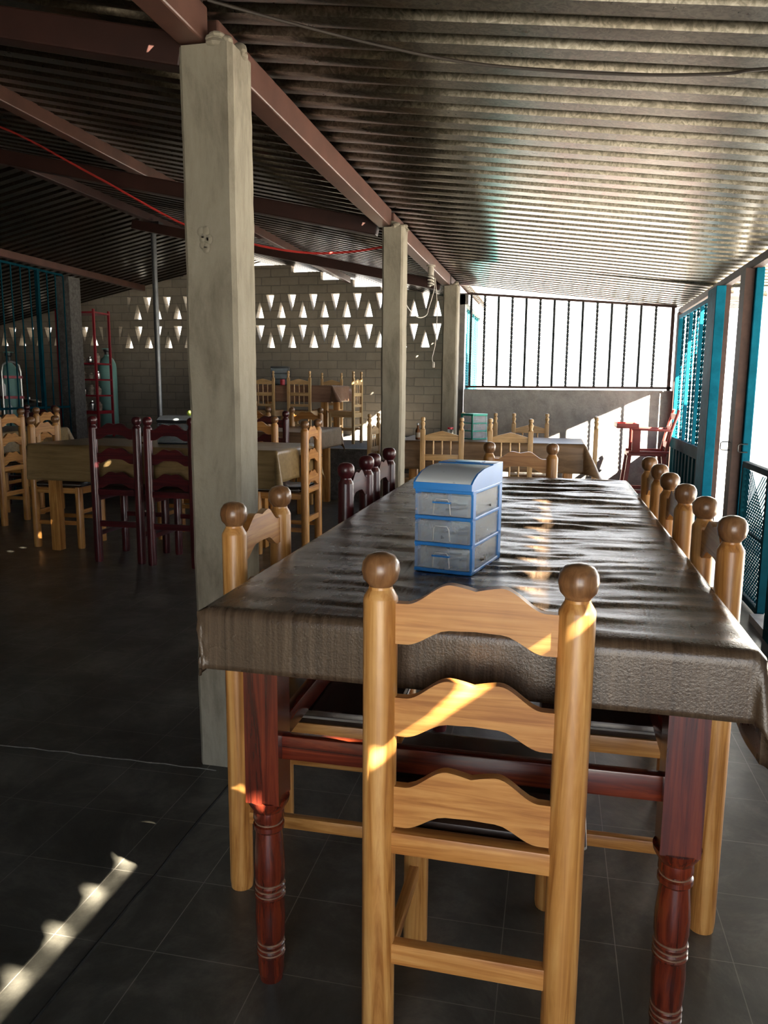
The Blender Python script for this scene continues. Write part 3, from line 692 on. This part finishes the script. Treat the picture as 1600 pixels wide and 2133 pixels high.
# TR: table under the barred window
plain_table('pine table under the barred window', -.72, .70, -.33, .33, .77, (-.50, 6.72, 0), 0)
cloth('tablecloth', 'brown wood-grain vinyl cloth on the table under the barred window', -.76, .74, -.37, .37, .773, .24, .24, .24, .24, 'vinyl_wood', .08, .5, None, .03, 15, loc=(-.50, 6.72, 0))
sp0 = spindle_chair('pale spindle-back chair near the middle column, at the window table', (-.85, 6.05, 0), 0)
cp(sp0, 'pale spindle-back chair on the near side of the window table, right one', (-.32, 6.0, 0), .02)
cp(sp0, 'pale spindle-back chair on the far side of the window table, right one', (-.215, 7.42, 0), PI)
cp(sp0, 'pale spindle-back chair on the far side of the window table, behind the green drawers', (-.69, 7.42, 0), PI)
cp(sp0, 'pale spindle-back chair at the right end of the window table', (.345, 6.72, 0), PI / 2 - .04)
cp(sp0, 'pale spindle-back chair at the left end of the window table, beside the middle column', (-1.55, 6.72, 0), -PI / 2 - .03)
# TP: table on the platform
plain_table('pine table up on the raised platform', -.55, .5, -.33, .33, .67, (-3.1, 9.25, PZ), 0)
cloth('tablecloth', 'rose brown vinyl cloth on the table up on the platform', -.6, .54, -.37, .37, .675, .15, .2, .2, .2, 'vinyl_rose', .08, .7, None, .03, 21, loc=(-3.1, 9.25, PZ))
cp(sp0, 'yellow pine spindle-back chair on the platform, back to us, in the middle of the table', (-2.94, 8.82, PZ), 0, .86)
cp(sp0, 'yellow pine spindle-back chair on the platform, back to us, beside the nearest column', (-3.39, 8.82, PZ), 0, .86)
cp(sp0, 'yellow pine spindle-back chair on the far side of the platform table', (-2.83, 9.82, PZ), PI, .86)
cp(sp0, 'yellow pine spindle-back chair at the right end of the platform table', (-2.28, 9.0, PZ), PI / 2 - .12, .86)

# ------------------------------------------------------------------ drawer organizers
def organizer(label, loc, rz, W, D, nd, ph, body, front, lid='curved', handles=True, lk=1.0):
    t = thing('drawer_organizer', label, 'storage box', loc, rz)
    H = nd * ph + .008; w = W / 2; d = D / 2; e = .007
    fr = MB()
    for k in range(nd + 1): z = k * ph; fr.box(-w, w, -d, d, z, z + .008, .002)
    for s in (-1, 1):
        fr.box(s * w - (e if s > 0 else 0), s * w + (0 if s > 0 else e), -d + .004, -d + .022, 0, H); fr.box(s * w - (e if s > 0 else 0), s * w + (0 if s > 0 else e), d - .022, d, 0, H)
    fr.build('frame', body, t, smooth=0, bevel=.001)
    MB().box(-w + .006, w - .006, d - .006, d - .003, .008, H).build('back_panel', front, t)
    for s in (-1, 1): MB().box(s * (w - .003) - .0008, s * (w - .003) + .0008, -d + .02, d - .02, .008, H - .002).build('side_panel', front, t)
    for k in range(nd):
        z = k * ph + .010; z1 = (k + 1) * ph - .002
        dr = MB(); dr.box(-w + .003, w - .003, -d - .006, -d + .000, z, z1, .002); 
        o = dr.build('drawer', front, t)
        tr = MB(); tr.box(-w + .01, w - .01, -d + .001, d - .012, z, z + .002); tr.box(-w + .009, -w + .0105, -d, d - .012, z, z1 - .008); tr.box(w - .0105, w - .009, -d, d - .012, z, z1 - .008); tr.build('tray', front, o)
        if handles:
            hz = (z + z1) / 2 + .004; h = MB(); hw = W * .13
            h.tube([(-hw - .002, -d - .008, z + .004), (-hw, -d - .010, z1 - .016), (-hw + .004, -d - .011, z1 - .009), (hw - .004, -d - .011, z1 - .009), (hw, -d - .010, z1 - .016), (hw + .002, -d - .008, z + .004)], .0013, 6)
            h.build('handle_rim', 'white_plastic', o)
            if k != 1: MB().box(-hw - .003, hw + .003, -d - .014, -d - .006, hz + .001, hz + .0045, .001).build('handle', body, o)
        cu = MB()
        random.seed(k + int(W * 1000))
        for q in range(5):
            x0, y0 = random.uniform(-w * .7, w * .4), random.uniform(-d * .8, d * .3); a = random.uniform(-.6, .6)
            cu.tube([(x0, y0, z + .006 + q * .002), (x0 + .05 * math.cos(a), y0 + .05 * math.sin(a), z + .009 + q * .002)], .003, 6)
        cu.build('contents', 'cutlery', o)
    if lid == 'curved':
        out = [(-d - .008, H), (-d - .008, H + .015), (-d * .95, H + .023), (-d * .7, H + .034), (-d * .3, H + .041), (d * .2, H + .043), (d, H + .043), (d, H)]
        for s in (-1, 1): MB().prism(out, 'x', s * w - (.004 if s > 0 else 0), s * w + (0 if s > 0 else .004)).build('lid_side', body, t)
        MB().box(-w, w, -d - .009, -d - .004, H, H + .015, .001).build('lid_front', body, t); MB().box(-w, w, d - .004, d, H, H + .043).build('lid_back', body, t)
        l2 = MB(); top = out[1:6]; th = .0025
        l2.prism([(a + .001, b_ + .001) for a, b_ in top] + [(a - .0005, b_ - th) for a, b_ in reversed(top)], 'x', -w + .004, w - .004); l2.build('lid', 'frosted_lid', t, smooth=50)
        MB().box(-w, w, d * .3, d, H + .041, H + .0455, .001).build('lid_rear', body, t)
        MB().box(-.03, .03, d * .45, d * .8, H + .045, H + .047).build('lid_latch', body, t)
    else:
        MB().box(-w - .002, w + .002, -d - .002, d + .002, H, H + .010, .003).build('lid', body, t)
    return t
organizer('blue three-drawer plastic organizer with frosted drawers on the long table', (-.2, 1.735, .8065), -.215, .132, .218, 3, .058, 'blue_plastic', 'frosted')
organizer('green three-drawer plastic organizer on the window table', (-.67, 6.72, .778), .80, .16, .16, 3, .066, 'green_plastic', 'frosted', 'flat', False)
organizer('black drawer organizer on the tan cloth table, partly behind the column', (-2.69, 5.28, .79), .05, .24, .2, 2, .075, 'black_plastic', 'smoke', 'curved', False)
organizer('black drawer organizer on the platform table against the block wall', (-3.36, 9.35, PZ + .68), .25, .22, .2, 3, .07, 'black_plastic', 'smoke', 'flat', False)
# jars & bottles
def jar(label, loc, r_, h, body, cap, name='jar'):
    t = thing(name, label, 'jar', loc); MB().lathe([(r_ * .9, 0), (r_, .004), (r_, h * .8), (r_ * .85, h * .86)], (0, 0, 0), 18).build('body', body, t)
    MB().lathe([(r_ * .95, h * .84), (r_ * .95, h), (r_ * .8, h + .001)], (0, 0, 0), 18).build('cap', cap, t); return t
jar('small jar with a red cap behind the blue organizer', (-.13, 1.90, .808), .013, .215, 'glass', 'bright_red')
jar('small clear jar with a red lid left of the green organizer', (-.86, 6.62, .778), .026, .10, 'glass', 'bright_red')
jar('red lidded jar in front of the black organizer on the platform', (-3.27, 9.17, PZ + .68), .03, .07, 'bright_red', 'bright_red')
def bottle(label, loc, r_, h, body, cap, lab='canvas'):
    t = thing('sauce_bottle', label, 'bottle', loc)
    MB().lathe([(r_ * .92, 0), (r_, .004), (r_, h * .55), (r_ * .8, h * .64), (r_ * .38, h * .72), (r_ * .36, h * .9)], (0, 0, 0), 18).build('body', body, t)
    MB().lathe([(r_ * .45, h * .88), (r_ * .45, h), (r_ * .3, h * 1.01)], (0, 0, 0), 14).build('cap', cap, t)
    MB().lathe([(r_ * 1.01, h * .12), (r_ * 1.015, h * .13), (r_ * 1.015, h * .42), (r_ * 1.01, h * .43)], (0, 0, 0), 18).build('paper_label', lab, t); return t
bottle('dark glass sauce bottle on the left of the window table', (-1.12, 6.5, .778), .02, .135, 'amber', 'white_plastic')
bottle('brown squeeze bottle with a red cap on the tan cloth table', (-2.885, 5.16, .79), .035, .13, 'amber', 'bright_red')
tag(MB().ball((-2.60, 5.28, 1.011), .02, .02, .02).build('lime', 'lime'), 'green lime on top of the black organizer', 'fruit')

# ------------------------------------------------------------------ high chair
t = thing('high_chair', 'red painted wooden high chair in the corner by the teal door', 'high chair', (.82, 7.45, 0), 0)
R_ = 'red_wood_paint'
for sx_ in (-1, 1):
    for sy in (-1, 1): MB().bar((sx_ * .21, sy * .19, 0), (sx_ * .145, sy * .14, .62), .035, .04, bev=.003).build('leg', R_, t)
MB().box(-.17, .17, -.17, .17, .62, .645, .006).build('seat', R_, t)
for sy in (-1, 1): MB().bar((-.155, sy * .16, .655), (.19, sy * .16, .655), .022, .022, bev=.006).build('side_rail', R_, t)
for sy in (-1, 1):
    MB().box(-.13, -.06, sy * .165 - .01, sy * .165 + .01, .645, .85, .003).build('arm_support', R_, t)
    MB().bar((-.14, sy * .17, .86), (.205, sy * .17, .85), .03, .02, bev=.004).build('armrest', R_, t)
    MB().tube([(.16, sy * .15, .645), (.2, sy * .15, .85), (.245, sy * .15, 1.0), (.25, sy * .14, 1.03)], .014, 8).build('back_post', R_, t)
for z_, x_ in ((.72, .178), (.86, .205), (.97, .235)): MB().bar((x_, -.15, z_), (x_, .15, z_), .014, .05).build('back_slat', R_, t)
tr = MB(); tr.box(-.27, -.08, -.2, .2, .865, .877, .003); tr.box(-.27, -.262, -.2, .2, .877, .912); tr.box(-.088, -.08, -.2, .2, .877, .905); tr.box(-.27, -.08, -.2, -.192, .877, .908); tr.box(-.27, -.08, .192, .2, .877, .908)
tr.build('tray', R_, t, bevel=.002)
MB().box(-.26, -.17, -.13, .13, .33, .35, .003).build('footrest', R_, t)
for sy in (-1, 1): MB().bar((-.185, sy * .17, .3), (.185, sy * .17, .3), .02, .03).build('stretcher', R_, t)

# ------------------------------------------------------------------ kitchen corner at far left
t = thing('barred_screen', 'teal steel bar screen on the far left', 'screen', (-5.8, 6.4, 0))
for k in range(15):
    y_ = k * .155
    if k in (4, 11): continue
    MB().tube([(0, y_, .02), (0, y_, 2.5)], .008, 6).build('bar', 'teal_dark', t)
for y_ in (0, 1.68): MB().box(-.02, .02, y_ - .02, y_ + .02, 0, 2.5).build('post', 'teal_dark', t)
for z_ in (.05, .95, 2.5): MB().box(-.012, .012, 0, 2.15, z_ - .012, z_ + .012).build('rail', 'teal_dark', t)
def tank(x, y_, z0, h, label):
    t = thing('gas_cylinder', label, 'gas cylinder', (x, y_, z0)); r_ = .115
    MB().lathe([(r_ * .9, 0), (r_, .02), (r_, h * .78), (r_ * .93, h * .83), (r_ * .7, h * .88), (r_ * .35, h * .91), (r_ * .3, h * .93)], (0, 0, 0), 26).build('tank', 'tank_green', t)
    c_ = MB(); c_.lathe([(.03, h * .925), (.03, h * .96), (.045, h * .97), (.045, h)], (0, 0, 0), 14); c_.build('valve', 'steel_dark', t)
    MB().tube([(.055 * math.cos(a * PI / 8), .055 * math.sin(a * PI / 8), h * .995) for a in range(17)], .008, 6).build('valve_collar', 'tank_green', t)
tank(-5.80, 9.44, PZ, 1.14, 'tall pale green gas cylinder behind the red rack')
tank(-6.75, 8.75, 0, 1.62, 'pale green gas cylinder behind the teal bars, right one')
tank(-7.05, 8.5, 0, 1.55, 'pale green gas cylinder behind the teal bars, left one')
t = thing('kitchen_rack', 'tall red metal rack loaded with kitchen goods', 'rack', (-5.92, 9.12, PZ))
for x in (-.26, .26):
    for y_ in (-.17, .17): MB().box(x - .012, x + .012, y_ - .012, y_ + .012, 0, 1.60).build('post', 'rack_red', t)
SH = (.30, .52, .72, .92, 1.55)
for i, z_ in enumerate(SH):
    s_ = MB().box(-.27, .27, -.18, .18, z_, z_ + (.04 if i == 0 else .02)).build('shelf', 'rack_red', t)
random.seed(5)
for i, z_ in enumerate(SH[:4]):
    for k in range(5):
        x = -.2 + k * .1; hh = random.uniform(.06, .13); lbz = ['lowest', 'second', 'third', 'upper'][i]
        o = MB().lathe([(.030, 0), (.036, hh * .3), (.036, hh * .7), (.02, hh * .85), (.02, hh)], (0, 0, 0), 12).build('pot', 'kitchen_stuff' if (i + k) % 3 else 'cutlery')
        o.location = (-5.92 + x, 9.08, PZ + z_ + (.04 if i == 0 else .02)); tag(o, 'small kitchen pots crowded on the %s shelf of the red rack' % lbz, 'pot', 'pots on the %s shelf of the red rack' % lbz)
t = thing('bottle_rack', 'galvanised tube rack with red shelves at the left edge of the frame', 'rack', (-6.20, 7.95, 0), PI / 2 - .3)
for s in (-1, 1):
    MB().tube([(s * .12, -.12, 0), (s * .12, -.12, 1.35), (s * .10, -.12, 1.43), (s * .05, -.12, 1.46), (0, -.12, 1.47)], .012, 8).build('tube_frame', 'zinc_tube', t)
for z_ in (.55, .8, 1.05, 1.28): MB().box(-.12, .12, -.16, .14, z_, z_ + .03).build('shelf', 'rack_red', t)
for s in (-1, 1): MB().tube([(s * .12, .12, 0), (s * .12, .12, 1.3)], .012, 8).build('rear_tube', 'zinc_tube', t)
for k, (dx, dz) in enumerate(((-.05, .58), (.05, .83), (-.04, 1.08))):
    o = MB().lathe([(.03, 0), (.03, .12), (.012, .15), (.012, .18)], (0, 0, 0), 12).build('supply_bottle', 'white_plastic'); o.location = (-6.20, 7.95 + dx, dz)
    tag(o, 'pale bottle standing on the %s shelf of the galvanised rack' % ('lowest', 'second', 'third')[k], 'bottle')
t = thing('stock_pot', 'large grey stock pot behind the teal bars', 'pot', (-6.9, 9.3, PZ + .0)); MB().lathe([(.16, .0), (.17, .02), (.17, .42), (.175, .43), (.16, .43)], (0, 0, 0), 24).build('body', 'cutlery', t)
MB().lathe([(.175, .43), (.12, .46), (.02, .475), (.02, .50)], (0, 0, 0), 24).build('lid', 'cutlery', t)

# ------------------------------------------------------------------ cables and bulb
def smoothpath(P, n=10):
    P = [Vector(p) for p in P]; o = []
    for i in range(len(P) - 1):
        a, b_, c_, d_ = P[max(i - 1, 0)], P[i], P[i + 1], P[min(i + 2, len(P) - 1)]
        for k in range(n):
            s = k / n; o.append(.5 * ((2 * b_) + (c_ - a) * s + (2 * a - 5 * b_ + 4 * c_ - d_) * s * s + (3 * b_ - a - 3 * c_ + d_) * s ** 3))
    return o + [P[-1]]
tag(MB().tube(smoothpath([(-.95, 2.11, 2.22), (-.75, 2.20, 2.185), (-.51, 2.31, 2.15), (-.24, 2.41, 2.12), (.15, 2.46, 2.085), (.41, 2.44, 2.06), (.52, 2.40, 2.05), (.9, 2.3, 2.0)]), .0045, 6).build('electric_cable', 'cable_dark'), 'dark electric cable sagging under the zinc roof on the right', 'cable')
tag(MB().tube(smoothpath([(-3.9, 4.4, 2.88), (-3.348, 4.4, 2.745), (-2.72, 4.4, 2.43), (-2.193, 4.5, 2.152), (-1.808, 4.6, 2.05), (-1.508, 4.7, 2.01), (-1.25, 4.74, 2.015), (-1.04, 4.75, 2.04)]), .007, 6).build('red_cable', 'cable_red'), 'red cable slung across the left room to the middle column', 'cable')
t = thing('spiral_bulb', 'spiral bulb in a socket hanging under the steel beam', 'light bulb', (-.98, 6.18, 2.145))
MB().lathe([(.035, -.012), (.035, 0)], (0, 0, 0), 16).build('ceiling_plate', 'socket', t); MB().lathe([(.018, -.075), (.022, -.07), (.024, -.04), (.02, -.012)], (0, 0, 0), 16).build('socket', 'socket', t)
MB().tube([(.02 * math.cos(a * .5), .02 * math.sin(a * .5), -.075 - a * .0018) for a in range(0, 48)], .0062, 8).build('spiral_tube', 'bulb_glass', t)
tag(MB().tube(smoothpath([(-.96, 6.2, 2.05), (-.955, 6.2, 1.97), (-.985, 6.15, 1.83), (-1.0, 6.1, 1.76), (-1.03, 5.9, 1.73), (-1.05, 5.6, 1.77), (-1.04, 5.2, 1.88), (-1.0, 4.86, 1.93)]), .0035, 6).build('white_wire', 'cable_white'), 'white wire looping from the bulb to the middle column', 'cable')
t = thing('hanging_plug', 'white wire with a plug dangling under the bulb', 'cable', (-.95, 6.2, 0))
MB().tube(smoothpath([(0, 0, 2.05), (.012, 0, 1.95), (.02, 0, 1.75), (.01, 0, 1.55), (-.012, 0, 1.44), (.0, 0, 1.40)]), .0035, 6).build('wire', 'cable_white', t); MB().box(-.009, .009, -.006, .006, 1.365, 1.41, .003).build('plug', 'cable_white', t)
